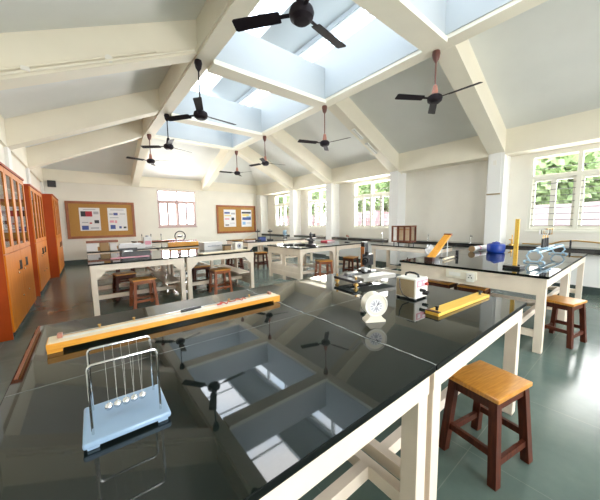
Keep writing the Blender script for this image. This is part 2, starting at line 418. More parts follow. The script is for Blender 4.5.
# ------------------------------------------------------------------ lab tables
TH = 0.85
def lab_table(label, x0, x1, y0, y1, seamy=None, apron_l=.10, gusset=0.0, arch=False, right_panel=False, left_panel=False, legs=True, back=.30, front=.30, group='lab tables'):
    cx, cy = (x0+x1)/2, (y0+y1)/2; hx, hy = (x1-x0)/2, (y1-y0)/2
    t = thing('lab_table', label, 'table', (cx, cy, 0), 0, group)
    o = MB().box(-hx, hx, -hy, hy, TH-.027, TH, .003).done('granite_top', ['granite', 'honed'], t)
    for p in o.data.polygons:
        if abs(p.normal.z) < .99: p.material_index = 1
    if seamy is not None:
        mb = MB(); mb.box(-hx+.004, hx-.004, seamy-cy-.0018, seamy-cy+.0018, TH-.001, TH+.0004)
        mb.done('slab_joint', 'seam', t)
    ix, iy = hx-.018, hy-.018; lw = .075; ah = .10
    ap = MB()
    ap.box(-ix, ix, -iy, -iy+.03, TH-.027-ah, TH-.027); ap.box(-ix, ix, iy-.03, iy, TH-.027-ah, TH-.027)
    ap.box(ix-.03, ix, -iy+.03, iy-.03, TH-.027-ah, TH-.027)
    ap.box(-ix, -ix+.03, -iy+.03, iy-.03, TH-.027-apron_l, TH-.027)
    ap.box(-ix+.03, ix-.03, -.04, .04, TH-.10, TH-.027)
    ap.done('apron', 'frame', t)
    ix -= .003; iy -= .003
    for sx in (-1, 1):
        for sy in (-1, 1):
            MB().box(min(sx*ix, sx*(ix-lw)), max(sx*ix, sx*(ix-lw)), min(sy*iy, sy*(iy-lw)), max(sy*iy, sy*(iy-lw)), 0, TH-.027, .003).done('leg', 'frame', t)
    zb = .20
    for sx in (-1, 1):
        MB().box(min(sx*(ix-.01), sx*(ix-.06)), max(sx*(ix-.01), sx*(ix-.06)), -iy+lw, iy-lw, zb-.035, zb+.035).done('side_stretcher', 'frame', t)
    for sy in (-1, 1):
        yy = sy*(hy-(front if sy < 0 else back))
        MB().box(-ix+.06, ix-.06, yy-.025, yy+.025, zb-.035, zb+.035).done('long_stretcher', 'frame', t)
    if gusset:
        zt = TH-.027-ah
        for s in (-1, 1):
            e = s*(ix-lw)
            if arch:
                pts = [(e, zt), (e, zt-gusset)]
                for k in range(1, 8):
                    a = PI/2*k/8
                    pts.append((e-s*gusset*(1-math.cos(a)), zt-gusset*(1-math.sin(a))))
                pts.append((e-s*gusset, zt))
            else:
                pts = [(e, zt), (e, zt-gusset), (e-s*gusset*.35, zt-gusset*.75), (e-s*gusset, zt)]
            for yy in (-iy, iy-.03): MB().prism(pts, yy, yy+.03).done('corner_bracket', 'frame', t)
    for flag, s in ((right_panel, 1), (left_panel, -1)):
        if not flag: continue
        xx = s*(ix-.03)
        p = MB(); ya, yb = -iy+lw, iy-lw; m1 = (ya+yb)/2
        x0_, x1_ = xx-.012, xx+.012
        p.box(x0_, x1_, ya, yb, .10, .36); p.box(x0_, x1_, ya, yb, .64, TH-.1)
        p.box(x0_, x1_, ya, ya+.05, .36, .64); p.box(x0_, x1_, m1-.07, m1+.07, .36, .64); p.box(x0_, x1_, yb-.05, yb, .36, .64)
        for q in (ya+.03, m1, yb-.03): p.box(x0_, x1_, q-.04, q+.04, 0, .10)
        p.done('end_panel', 'frame', t)
        MB().box(xx-.30 if s > 0 else xx+.012, xx-.012 if s > 0 else xx+.30, ya, yb, .36, .38).done('inner_shelf', 'frame', t)
    return t
Y0, Y1 = .50, 2.22
near_a = lab_table('black topped cream lab table carrying the swinging ball cradle, nearest', -.27, 1.105, Y0, Y1, 1.36)
lab_table('black topped cream lab table carrying the white power supply, nearest', 1.11, 2.48, Y0, Y1, 1.36)
rr = random.Random(11)
b = MB(); P = []
for k in range(60):
    y = -.858+1.716*k/59; wv = .0045*math.sin(k*.35)+.003*rr.uniform(-1, 1); wd = .0025+.0035*rr.random()
    P.append((b.bm.verts.new((.6895+wv-wd, y, TH+.0005)), b.bm.verts.new((.6895+wv+wd, y, TH+.0005))))
for p, q in zip(P, P[1:]): b.bm.faces.new((p[0], p[1], q[1], q[0]))
b.done('joint_filler', 'seam2', near_a)
B0, B1 = .59, 2.30
sock_t = lab_table('black topped lab table with the upright yellow ruler and side socket', 3.73, 5.17, B0, B1, None, .19, back=.10)
lab_table('black topped lab table under the pale blue optical bench by the right window', 5.175, 6.62, B0, B1, None, back=.10)
case_t = lab_table('cream lab table carrying the black instrument case on the left', 0.0, 1.43, 5.25, 6.95, None, .10, .13, False, True, front=.52)
lab_table('cream lab table carrying the flat brown board, left middle row', 1.435, 2.87, 5.25, 6.95, None, .10, .13, False, True, front=.52)
lab_table('cream lab table with two openings in its end panel', 3.85, 5.05, 4.90, 6.35, None, .16, .14, True, False, True)
lab_table('cream lab table between the arched table and the case table', 5.055, 6.28, 4.90, 6.35, None, .10, .06, True)
lab_table('narrow cream lab table carrying the wooden balance case', 5.85, 6.62, 2.72, 4.45)
lab_table('cream lab table under the cartons, far left row', 0.0, 1.43, 7.65, 9.35, None, .10, .12)
lab_table('cream lab table in the far left row under the far window', 1.435, 2.87, 7.65, 9.35, None, .10, .12)
lab_table('cream lab table carrying two black clamp stands, far row', 3.95, 5.3, 7.65, 9.3, None, .10, .12)
lab_table('cream lab table in the far row beside the window wall', 5.305, 6.65, 7.65, 9.3, None, .10, .12)
lab_table('cream lab table in the last row below the far window', 1.3, 2.9, 10.2, 11.6, None, .10)

# ------------------------------------------------------------------ stools
def make_stool(label, legm, loc, rz, w=.36, d=.30, h=.50):
    t = thing('wooden_stool', label, 'stool', loc, rz, 'wooden stools')
    hx, hy = w/2, d/2
    MB().box(-hx, hx, -hy, hy, h-.028, h, .006).done('seat', 'stool_top', t)
    MB().box(-hx+.02, hx-.02, -hy+.02, -hy+.04, h-.085, h-.028).box(-hx+.02, hx-.02, hy-.04, hy-.02, h-.085, h-.028) \
        .box(-hx+.02, -hx+.04, -hy+.02, hy-.02, h-.085, h-.028).box(hx-.04, hx-.02, -hy+.02, hy-.02, h-.085, h-.028).done('seat_rail', legm, t)
    tx, ty, bx, by = hx-.035, hy-.035, hx-.005, hy-.002
    for sx in (-1, 1):
        for sy in (-1, 1):
            MB().prism([(-.024, 0), (.024, 0), (.022, h-.028), (-.022, h-.028)], -.022, .022).done('leg', legm, t)
            o = COL.objects[-1]
            # shear the leg so that it splays outwards
            for v in o.data.vertices:
                k = v.co.z/(h-.028)
                v.co.x += sx*(bx+(tx-bx)*k); v.co.y += sy*(by+(ty-by)*k)
    def at(z):
        k = z/(h-.028); return bx+(tx-bx)*k, by+(ty-by)*k
    ax, ay = at(.12)
    for s in (-1, 1): MB().bar((-ax, s*ay, .12), (ax, s*ay, .12), .022, .04).done('rung', legm, t)
    ax, ay = at(.17)
    for s in (-1, 1): MB().bar((s*ax, -ay, .17), (s*ax, ay, .17), .022, .04).done('rung', legm, t)
    return t
st = make_stool('wooden stool with bright orange seat beside the nearest table', 'stool_leg', (1.85, .53, 0), math.radians(-11))
dup(st, (4.38, .55, 0), math.radians(-12), 'dark wooden stool at the near end of the socket table, by the window')
dup(st, (4.40, 1.95, 0), math.radians(85), 'dark stool tucked under the socket table, farther of the two')
dup(st, (4.40, 1.50, 0), math.radians(93), 'dark stool tucked under the socket table, nearer of the two')
s2 = make_stool('red brown stool under the table with the black instrument case', 'stool_leg2', (.74, 5.49, 0), math.radians(6), .36, .30, .50)
dup(s2, (2.17, 5.50, 0), math.radians(3), 'red brown stool under the table with the flat brown board')
dup(s2, (4.62, 4.93, 0), math.radians(-20), 'red brown stool under the arched table right of the opening panel')
dup(st, (.55, 6.35, 0), math.radians(8), 'dark stool behind the red brown stool, under the instrument case table')
dup(st, (2.02, 6.25, 0), math.radians(-6), 'dark stool behind the red brown stool, under the brown board table')
dup(st, (5.62, 4.92, 0), math.radians(15), 'dark stool behind the travelling microscope, under the middle table')
dup(st, (3.38, 7.35, 0), math.radians(30), 'dark red stool in the aisle left of the opening panel')
dup(st, (3.62, 8.0, 0), math.radians(10), 'dark red stool farther back in the aisle near the clamp stand table')
dup(st, (4.45, 7.75, 0), math.radians(-5), 'dark stool under the near edge of the clamp stand table')
dup(st, (.70, 7.72, 0), math.radians(4), 'dark stool under the far left table with cartons')

# ------------------------------------------------------------------ cabinets
def cabinet(label, y0, y1, xf, h=2.25):
    xb = WL+.03; t = thing('cabinet', label, 'cabinet', (xf, (y0+y1)/2, 0), 0, 'tall glazed cabinets')
    hy = (y1-y0)/2; dp = xf-xb
    b = MB(); b.box(-dp, -.02, -hy, -hy+.02, 0, h); b.box(-dp, -.02, hy-.02, hy, 0, h); b.box(-dp, -.02, -hy, hy, h-.03, h); b.box(-dp, -dp+.015, -hy, hy, 0, h)
    b.box(-dp, -.02, -hy, hy, .08, .10); b.box(-dp, -.02, -hy, hy, 1.08, 1.10)
    b.done('body', 'cabinet_shaded', t)
    MB().box(-dp+.02, -.03, -hy+.02, hy-.02, 0, .08).done('plinth', 'skirt', t)
    for z in (1.40, 1.72, 2.0): MB().box(-dp+.02, -.06, -hy+.02, hy-.02, z, z+.018).done('shelf', 'pale_wood', t)
    MB().box(-dp, .012, -hy-.012, hy+.012, h, h+.03).done('cornice', 'cabinet_shaded', t)
    n = 4; wd = 2*hy/n
    for k in range(n):
        a, c = -hy+k*wd+.004, -hy+(k+1)*wd-.004
        d = MB(); fw = .075
        d.box(-.02, 0, a, a+fw, 1.10, h-.01); d.box(-.02, 0, c-fw, c, 1.10, h-.01); d.box(-.02, 0, a, c, 1.10, 1.10+fw); d.box(-.02, 0, a, c, h-.01-fw, h-.01)
        do = d.done('glazed_door', 'cabinet', t)
        MB().box(-.012, -.008, a+fw-.01, c-fw+.01, 1.10+fw-.01, h-fw).done('pane', 'glass2', do)
    for k in range(2):
        a, c = -hy+k*hy+.004, -hy+(k+1)*hy-.004
        do = MB().box(-.02, 0, a, c, .09, 1.09, .003).done('lower_door', 'cabinet', t)
        hc = (a+c)/2+.25*(1 if k == 0 else -1)
        hm = MB(); hm.tube([(0, hc-.05, .82), (.025, hc-.05, .82), (.025, hc-.05, .95), (.025, hc+.05, .95), (.025, hc+.05, .82), (0, hc+.05, .82)], .007)
        hm.done('handle', 'dark_metal', do)
        MB().sph((.008, hc-.10, .78), .013).done('knob', 'chrome', do)
        MB().sph((.008, hc+.05, .42), .013).done('knob', 'chrome', do)
    return t
cabinet('tall orange cabinet with glazed doors, nearest at the left edge', 4.93, 6.95, -.80)
cabinet('tall orange cabinet with glazed doors, middle one of three', 7.70, 9.66, -.80)
cabinet('tall orange cabinet with glazed doors, beside the far noticeboard', 10.15, 12.3, -.63, 2.28)
for (a, b, z, tx) in ((5.2, 5.7, 1.42, 'left of the nearest'), (6.0, 6.6, 1.42, 'right of the nearest'), (5.3, 5.9, 1.74, 'middle shelf of the nearest')):
    bx = thing('carton', 'white carton on the %s cabinet shelf behind glass' % tx, 'box', (-1.15, (a+b)/2, z), 0)
    MB().box(-.12, .12, -(b-a)/2, (b-a)/2, 0, .2, .004).done('carton_body', 'carton_white', bx)
    MB().box(.12, .122, -.1, .1, .05, .13).done('carton_label', 'ink_grey', bx)

# ------------------------------------------------------------------ noticeboards
def board(label, x0, x1, z0, z1, posters):
    t = thing('noticeboard', label, 'noticeboard', ((x0+x1)/2, YF-.005, z0))
    hx = (x1-x0)/2; hz = z1-z0; fw = .09
    MB().box(-hx+fw, hx-fw, -.02, 0, fw, hz-fw).done('cork_panel', 'cork', t)
    f = MB(); f.box(-hx, hx, -.04, 0, 0, fw, .004); f.box(-hx, hx, -.04, 0, hz-fw, hz, .004); f.box(-hx, -hx+fw, -.04, 0, fw, hz-fw); f.box(hx-fw, hx, -.04, 0, fw, hz-fw)
    f.done('board_frame', 'board_frame', t)
    for lab, px0, px1, pz0, pz1, blocks in posters:
        p = thing('poster', lab, 'poster', ((px0+px1)/2, YF-.026, pz0), 0)
        w = (px1-px0)/2; hh = pz1-pz0
        MB().box(-w, w, -.003, 0, 0, hh).done('sheet', 'paper', p)
        for (u0, u1, v0, v1, m) in blocks:
            MB().box(-w+u0*2*w, -w+u1*2*w, -.0045, -.003, v0*hh, v1*hh).done('printed_block', m, p)
lines = lambda v: [(.1, .9, v, v+.02, 'ink_grey')]
board('large cork noticeboard with red brown frame on the far left wall', -.5, 1.64, .95, 2.33, [
    ('white printed poster with a red and black picture, left noticeboard', -.12, .50, 1.24, 2.09,
     [(.07, .62, .62, .85, 'ink_red'), (.07, .30, .62, .85, 'ink_black'), (.70, .93, .32, .46, 'ink_black'), (.08, .40, .04, .22, 'ink_blue'), (.46, .58, .30, .36, 'ink_red'), (.68, .93, .72, .84, 'ink_grey'), (.1, .4, .34, .38, 'ink_grey'), (.5, .9, .08, .14, 'ink_grey'), (.2, .8, .91, .94, 'ink_grey')]),
    ('white printed poster with small blue figures, left noticeboard', .74, 1.37, 1.21, 2.10,
     [(.30, .52, .68, .79, 'ink_blue'), (.08, .28, .70, .76, 'ink_grey'), (.62, .92, .72, .76, 'ink_grey'), (.08, .30, .36, .46, 'ink_pink'), (.34, .46, .34, .46, 'ink_pink'), (.10, .36, .08, .26, 'ink_blue'), (.55, .68, .10, .20, 'ink_blue'), (.78, .93, .10, .18, 'ink_black'), (.15, .85, .9, .93, 'ink_grey'), (.1, .55, .56, .59, 'ink_grey')])])
board('smaller cork noticeboard with orange brown frame right of the far window', 5.08, 7.2, .95, 2.33, [
    ('white printed poster with pink and yellow marks, right noticeboard', 5.44, 6.08, 1.26, 2.12,
     [(.06, .5, .76, .86, 'ink_blue'), (.6, .94, .72, .82, 'ink_grey'), (.06, .6, .62, .68, 'ink_yellow'), (.08, .45, .42, .50, 'ink_pink'), (.62, .85, .38, .54, 'ink_black'), (.1, .4, .08, .14, 'ink_black'), (.5, .9, .2, .23, 'ink_grey')]),
    ('white printed poster with a blue and green picture, right noticeboard', 6.38, 6.96, 1.25, 2.12,
     [(.05, .95, .78, .88, 'ink_black'), (.10, .75, .62, .76, 'ink_yellow'), (.1, .95, .40, .56, 'ink_blue'), (.5, .95, .5, .62, 'ink_sky'), (.1, .4, .12, .3, 'ink_sky'), (.5, .9, .2, .24, 'ink_grey')])])
sp = thing('wall_speaker', 'small black speaker box high on the far wall above noticeboard', 'speaker', (-.78, YF-.06, 2.78))
MB().box(-.11, .11, -.12, 0, 0, .22, .008).done('speaker_case', 'black', sp); MB().box(-.09, .09, -.125, -.118, .02, .20).done('speaker_grille', 'dark_metal', sp)

# ------------------------------------------------------------------ fans
def fan(label, x, y, zm, angs, rodm='fan_rod', R=.66):
    t = thing('ceiling_fan', label, 'fan', (x, y, zm), 0, 'ceiling fans')
    H = ZO-zm
    MB().lathe([(.012, H-.17), (.045, H-.12), (.062, H-.04), (.055, H)], n=20).done('canopy', rodm, t)
    MB().cyl((0, 0, .06), (0, 0, H-.12), .012, n=12).done('down_rod', rodm, t)
    MB().lathe([(.014, .21), (.03, .20), (.045, .12), (.05, .06), (.03, .05)], n=20).done('lower_cup', 'fan_pink' if rodm != 'fan' else 'fan', t)
    MB().lathe([(.02, -.075), (.07, -.07), (.105, -.04), (.115, 0), (.105, .035), (.07, .06), (.02, .065)], n=32).done('motor', 'fan', t)
    for a in angs:
        a = math.radians(a); m = Matrix.Rotation(a, 4, 'Z') @ Matrix.Rotation(math.radians(14), 4, 'X')
        b = MB(); b.prism([(.20, -.052), (.22, -.056), (R-.02, -.068), (R, -.055), (R, .045), (R-.02, .056), (.22, .056), (.20, .05)], -.003, .003, 'z')
        bmesh.ops.transform(b.bm, matrix=m, verts=b.bm.verts)
        bo = b.done('blade', 'fan', t)
        k = MB(); k.box(.09, .26, -.018, .018, -.002, .008); bmesh.ops.transform(k.bm, matrix=m, verts=k.bm.verts); k.done('blade_bracket', 'fan', bo)
    return t
fan('large dark ceiling fan at the top, nearest the camera', 1.69, 2.08, 3.33, (10, 130, 250), 'fan')
fan('dark ceiling fan on the left beam, second nearest', 1.66, 4.74, 3.25, (8, 128, 248), 'fan')
fan('dark ceiling fan with copper cup on the right beam, nearest right', 4.57, 2.26, 3.39, (31, 151, 271))
fan('dark ceiling fan on the right beam, second from the right', 4.55, 4.8, 3.27, (43, 163, 283))
fan('dark ceiling fan on the right beam, third from the right', 4.57, 7.5, 3.29, (109, 229, 349))
fan('dark ceiling fan on the right beam before the far noticeboard', 4.62, 9.6, 3.30, (54, 174, 294))
fan('dark ceiling fan on the left beam before the far window', 1.71, 9.35, 3.33, (74, 194, 314))
fan('dark ceiling fan on the left beam, third nearest', 1.77, 7.42, 3.34, (23, 143, 263), 'fan')

# conduit along the second left rafter, junction boxes, tube lights, column trunking
cd = thing('conduit_pipe', 'pale conduit pipes with junction box along the left rafter', 'pipe', (0, COLS[2][0], 0))
def raf(x): return ZC+.47*(x-XL)
MB().cyl((-.95, -.022, raf(-.95)+.05), (1.55, -.022, raf(1.55)+.05), .019, n=12).done('conduit', 'plastic_cream', cd)
MB().cyl((-.95, -.018, raf(-.95)+.10), (1.0, -.018, raf(1.0)+.10), .016, n=12).done('conduit', 'plastic_cream', cd)
MB().cyl((.42, -.035, raf(.42)+.075), (.42, .0, raf(.42)+.075), .045, n=20).done('junction_box', 'plastic_white', cd)
MB().cbox((-.40, -.03, raf(-.4)+.07), (.08, .05, .05), .005).done('coupling', 'plastic_white', cd)
for i, (xa, xb, tx) in enumerate(((5.45, 5.85, 'upper'), (5.98, 6.45, 'lower'))):
    tl = thing('rafter_light', '%s grey light fitting on the underside of the right rafter' % tx, 'light', ((xa+xb)/2, 4.74, ZC+.47*(XR-(xa+xb)/2)))
    m = Matrix.Rotation(math.atan(.47), 4, 'Y')
    b = MB().box(-(xb-xa)/2, (xb-xa)/2, -.05, .05, -.04, -.001, .006); bmesh.ops.transform(b.bm, matrix=m, verts=b.bm.verts); b.done('fitting_body', 'ceiling', tl)
    b = MB().cyl((-(xb-xa)/2+.02, 0, -.05), ((xb-xa)/2-.02, 0, -.05), .013, n=12); bmesh.ops.transform(b.bm, matrix=m, verts=b.bm.verts); b.done('lamp_tube', 'plastic_white', tl)
tr = thing('switch_panel', 'white electrical cover panel on the column beside the right window', 'panel', (XR, 2.2, 2.03))
MB().box(-.02, 0, -.12, .12, 0, .9, .006).done('cover', 'white', tr); MB().box(-.035, 0, -.13, .13, -.03, 0, .003).done('bottom_ledge', 'beige', tr); MB().box(-.03, -.018, -.03, .03, .62, .72).done('switch', 'plastic_white', tr)

# ------------------------------------------------------------------ things on the near table
t = thing('newtons_cradle', 'swinging ball cradle with pale blue base on the nearest table', 'cradle', (.062, .965, TH), math.radians(-1))
b = MB().box(-.108, .108, -.095, .095, .008, .026, .006); b.done('base', 'light_blue', t)
for sx in (-1, 1):
    for sy in (-1, 1): MB().box(sx*.085-.014, sx*.085+.014, sy*.078-.012, sy*.078+.012, 0, .009, .002).done('foot', 'light_blue', t)
def upath(y, hh=.222, w=.084, r=.012):
    p = [(-w, y, .02)]
    for k in range(7): a = PI-PI/2*k/6; p.append((-w+r+r*math.cos(a), y, hh-r+r*math.sin(a)))
    for k in range(7): a = PI/2-PI/2*k/6; p.append((w-r+r*math.cos(a), y, hh-r+r*math.sin(a)))
    p.append((w, y, .02)); return p
for y in (-.062, .062): MB().tube(upath(y), .0036, 10).done('frame_rod', 'chrome', t)
for k in range(5):
    x = -.044+.022*k
    bo = MB().sph((x, 0, .055), .0108, n=20).done('ball', 'chrome', t)
    MB().cyl((x, 0, .064), (x, -.062, .221), .0003, n=5).done('string', 'thread', bo); MB().cyl((x, 0, .064), (x, .062, .221), .0003, n=5).done('string', 'thread', bo)

t = thing('metre_bridge', 'long orange metre bridge with pale scale across the nearest table', 'metre bridge', (.475, 1.752, TH+.0008), math.radians(.4))
L = .658
MB().box(-L, L, -.060, .060, .016, .046, .003).done('board', 'orange_wood', t)
for sx in (-1, 1): MB().box(sx*.628-.028, sx*.628+.028, -.058, .058, 0, .016).done('foot', 'orange_wood', t)
MB().box(-L+.005, L-.005, -.057, .057, .046, .0475).done('top_sheet', 'pale_wood', t)
MB().box(-.60, .60, -.014, .012, .0475, .049).done('scale', 'plastic_white', t)
MB().cyl((-.60, .022, .053), (.60, .022, .053), .001, n=6).done('bridge_wire', 'brass', t)
for a, b_ in ((-.60, -.44), (-.30, .30), (.44, .60)): MB().box(a, b_, .036, .050, .0475, .051).done('metal_strip', 'steel', t)
for x in (-.45, -.29, .29, .45):
    k = MB(); k.cyl((x, .043, .051), (x, .043, .062), .005, n=12); k.cyl((x, .043, .062), (x, .043, .067), .008, n=12); k.done('terminal', 'brass', t)
for x in (-.61, .61): MB().box(x-.010, x+.010, .0, .035, .0475, .068, .003).done('end_clamp', 'fan_pink', t)
j = thing('jockey', 'black jockey pointer lying on the metre bridge', 'jockey', (.50, 1.752, TH+.0505), math.radians(4))
MB().cyl((-.07, 0, .012), (.01, 0, .012), .010, n=14).done('handle', 'black', j); MB().cyl((.01, 0, .012), (.055, 0, .012), .008, n=12).done('grip', 'black', j); MB().cyl((.055, 0, .012), (.075, 0, .006), .002, n=8).done('pointer', 'steel', j)
j = thing('red_lead', 'coiled red wire lead lying on the metre bridge', 'wire', (.78, 1.755, TH+.0508), math.radians(4))
pts = [(-.10+.2*k/40, .018*math.sin(k*.55), .004+.008*abs(math.sin(k*.4))) for k in range(41)]
MB().tube(pts, .0035, 7).done('wire', 'red', j); MB().cyl((-.12, 0, .007), (-.085, 0, .007), .005, n=10).done('plug', 'red', j)
o = MB().box(-.005, .005, -.36, .36, 0, .004).done('batten', 'brown_wood', None, (-.256, 1.85, TH))
tag(o, 'dark brown wooden batten along the left edge of nearest table', 'batten')

# travelling microscope
t = thing('travelling_microscope', 'black travelling microscope on levelled grey bed, near table', 'microscope', (2.14, 1.72, TH), math.radians(-8)); t.scale = (1.22, 1.22, 1.22)
MB().box(-.21, .16, .04, .11, .035, .055, .004).box(-.21, -.14, -.13, .11, .035, .055, .004).done('base_frame', 'dark_metal', t)
for x, y in ((-.19, .09), (-.17, -.11), (.14, .08)):
    k = MB(); k.cyl((x, y, 0), (x, y, .075), .008, n=12); k.cyl((x, y, .012), (x, y, .024), .018, n=16); k.done('levelling_screw', 'brass', t)
MB().box(-.13, .22, -.15, -.02, .036, .068, .004).done('bed', 'bed_grey', t)
MB().box(-.12, .20, .045, .065, .056, .07).box(-.12, .20, .085, .1, .056, .07).done('guide_rail', 'steel', t)
MB().box(.03, .12, .02, .10, .06, .09, .004).done('carriage', 'black', t)
MB().box(.055, .10, .04, .085, .09, .32, .004).done('column', 'black', t)
MB().box(.035, .12, .0, .045, .13, .22, .004).done('slide_block', 'black', t)
MB().cyl((.07, .03, .18), (-.02, -.05, .18), .026, n=20).cyl((-.02, -.05, .18), (-.045, -.07, .18), .013, n=16).done('tube', 'black', t)
MB().cyl((.11, .06, .18), (.15, .06, .18), .018, n=18).cyl((.06, .01, .23), (.03, -.01, .23), .015, n=16).done('focus_knob', 'black', t)
MB().cyl((.02, .02, .10), (.02, -.02, .10), .02, n=18).done('fine_screw', 'steel', t)
MB().box(.05, .055, .035, .08, .10, .28).done('vernier', 'chrome', t)

# dial instrument
t = thing('dial_meter', 'round white dial meter standing on its foot, near table', 'meter', (1.335, .985, TH), math.radians(-30))
MB().prism([(-.062, 0), (.062, 0), (.062, .012), (.046, .022), (.034, .04), (-.034, .04), (-.046, .022), (-.062, .012)], -.03, .03).done('foot', 'plastic_cream', t)
b = MB(); b.cyl((0, -.032, .105), (0, .032, .105), .07, n=48); b.done('case', 'plastic_cream', t)
MB().tube([(.066*math.cos(2*PI*k/40), -.032, .105+.066*math.sin(2*PI*k/40)) for k in range(40)], .005, 8, True).done('bezel', 'plastic_white', t)
MB().cyl((0, -.0345, .10), (0, -.032, .10), .040, n=40).done('dial_face', 'paper', t)
tk = MB()
for k in range(12):
    a = 2*PI*k/12; m = Matrix.Translation((0, 0, .10)) @ Matrix.Rotation(a, 4, 'Y')
    tk.box(-.003, .003, -.0358, -.0345, .022, .036, m=m)
tk.box(-.010, .010, -.0358, -.0345, .078, .094).box(-.02, -.008, -.0358, -.0345, .104, .12).box(.004, .018, -.0358, -.0345, .106, .118)
tk.done('dial_marks', 'ink_grey', t)
MB().bar((0, -.037, .098), (.016, -.037, .122), .002, .003).done('pointer', 'ink_black', t)

# power supply
t = thing('power_supply', 'small white power supply with beige vented side and black handle', 'power supply', (1.99, 1.115, TH), math.radians(-2))
MB().box(-.085, .085, -.085, .085, .010, .165, .008).done('case', 'plastic_white', t)
MB().box(-.0875, -.084, -.072, .078, .022, .152).done('vent_panel', 'beige', t)
v = MB()
for k in range(7): v.box(-.090, -.087, -.04, .045, .045+.014*k, .050+.014*k)
v.done('vent_slat', 'beige', t)
for x in (-.07, .07):
    for y in (-.07, .07): MB().cyl((x, y, 0), (x, y, .011), .012, n=14).done('foot', 'black', t)
h = MB().tube([(0, -.055, .165), (0, -.05, .185), (0, -.02, .195), (0, .02, .195), (0, .05, .185), (0, .055, .165)], .008, 10); h.done('handle', 'black', t)
MB().box(-.07, .07, -.0875, -.084, .10, .150).done('front_label', 'ink_pink', t)
MB().box(-.055, -.02, -.090, -.087, .11, .14).box(.01, .055, -.090, -.087, .125, .14).done('scale_mark', 'paper', t)
MB().cyl((.045, -.087, .115), (.045, -.105, .115), .012, n=16).done('knob', 'red', t)
for z, x in ((.075, -.02), (.045, .02)): MB().cyl((x, -.085, z), (x, -.125, z), .013, .011, 16).done('control_knob', 'black', t)
MB().cyl((.055, -.085, .05), (.055, -.11, .05), .008, n=12).done('terminal', 'black', t)
t2 = MB().tube([(-.09, .05, .15), (-.115, .03, .13), (-.125, .02, .09), (-.12, .0, .04), (-.10, -.04, .015)], .004, 8); t2.done('cord', 'black', t)

t = thing('sonometer_board', 'yellow wooden board with two black knobs on the near table', 'board', (2.06, .785, TH), math.radians(-3.5))
MB().box(-.37, .37, -.045, .045, 0, .022, .003).done('plank', 'yellow_wood', t)
for x in (-.31, .31):
    k = MB(); k.cyl((x, 0, .022), (x, 0, .042), .009, n=14); k.cyl((x, 0, .042), (x, 0, .05), .013, n=16); k.done('knob', 'black', t)
MB().box(-.37, -.345, -.045, .045, .022, .028).done('end_strip', 'dark_wood', t)

# ------------------------------------------------------------------ things on the socket table
sx0, sy0, sz0 = -.72+.018, 1.43-(B0+B1)/2, .70
k = MB().box(sx0-.03, sx0, sy0-.18, sy0+.18, sz0, sz0+.11, .005).done('socket_panel', 'plastic_cream', sock_t)
MB().box(sx0-.042, sx0-.03, sy0-.16, sy0-.07, sz0-.02, sz0+.09, .004).done('socket_cover', 'plastic_white', k)
h = MB()
for y, z in ((-.115, .06), (-.13, .035), (-.10, .035)): h.cyl((sx0-.0435, sy0+y, sz0+z), (sx0-.042, sy0+y, sz0+z), .008, n=10)
h.done('pin_holes', 'ink_black', k); MB().box(sx0-.036, sx0-.03, sy0, sy0+.14, sz0+.03, sz0+.08, .003).done('switch_bank', 'plastic_white', k)

t = thing('inclined_plane', 'orange wooden ramp tilted up on the right table', 'ramp', (3.95, 1.95, TH), math.radians(2))
MB().bar((0.0, 0, .03), (.62, 0, .36), .105, .025, .002).done('track', 'orange_wood', t)
MB().box(-.04, .04, -.06, .06, 0, .06, .004).done('foot_block', 'dark_wood', t)
MB().box(.60, .66, -.055, .055, .345, .385, .003).done('pulley_block', 'brown_wood', t)
for y in (-.04, .04): MB().cyl((.52, y, 0), (.52, y, .30), .007, n=10).done('support_rod', 'steel', t)
MB().box(.48, .56, -.06, .06, 0, .012, .002).done('support_base', 'dark_metal', t)
# crumpled white cloth
b = MB(); bmesh.ops.create_icosphere(b.bm, subdivisions=3, radius=1)
rr = random.Random(3)
for v in b.bm.verts:
    f = 1+.28*math.sin(5*v.co.x+2)*math.sin(4*v.co.y+1)+.15*rr.uniform(-1, 1)
    v.co = Vector((v.co.x*.17*f, v.co.y*.10*f, max(0, (v.co.z*.5+.45)*.17*f)))
o = b.done('crumpled_cloth', 'paper', None, (4.42, 2.14, TH), .3); tag(o, 'crumpled white cloth behind the orange ramp', 'cloth')
t = thing('small_hammer', 'small hammer with pale wooden handle beside the ramp', 'hammer', (4.45, 1.86, TH), math.radians(4))
MB().cyl((-.30, 0, .02), (.12, 0, .022), .017, .012, 14).done('handle', 'pale_wood', t); MB().cyl((.12, 0, .022), (.26, 0, .025), .008, n=10).done('neck', 'black', t)
MB().box(.255, .285, -.02, .02, 0, .11, .004).done('head', 'dark_metal', t)
t = thing('knob_weight', 'tiny black weight at the corner of the right table', 'weight', (3.82, 2.22, TH))
MB().lathe([(.018, 0), (.02, .004), (.02, .018), (.008, .022), (.008, .032), (.012, .036), (.006, .042)], n=16).done('weight_body', 'dark_wood', t)
t = thing('white_tube', 'pinkish white tube with brown end cap on the right table', 'tube', (5.95, 1.98, TH), math.radians(-4))
MB().cyl((-.28, 0, .055), (.38, 0, .055), .045, n=22).done('tube_body', 'carton_white', t); MB().cyl((-.31, 0, .055), (-.28, 0, .055), .055, n=22).done('end_cap', 'carton_brown', t)
MB().cyl((-.05, 0, .055), (.0, 0, .055), .0465, n=22).done('pink_band', 'ink_pink', t)
t = thing('blue_canister', 'shiny blue canister on the right table before the column', 'canister', (5.86, 1.68, TH))
MB().lathe([(.12, 0), (.135, .01), (.14, .03), (.14, .13), (.13, .155), (.10, .165)], n=32).done('canister_body', 'blue', t)
MB().lathe([(.06, .160), (.062, .18), (.05, .188)], n=24).done('cap', 'blue', t)
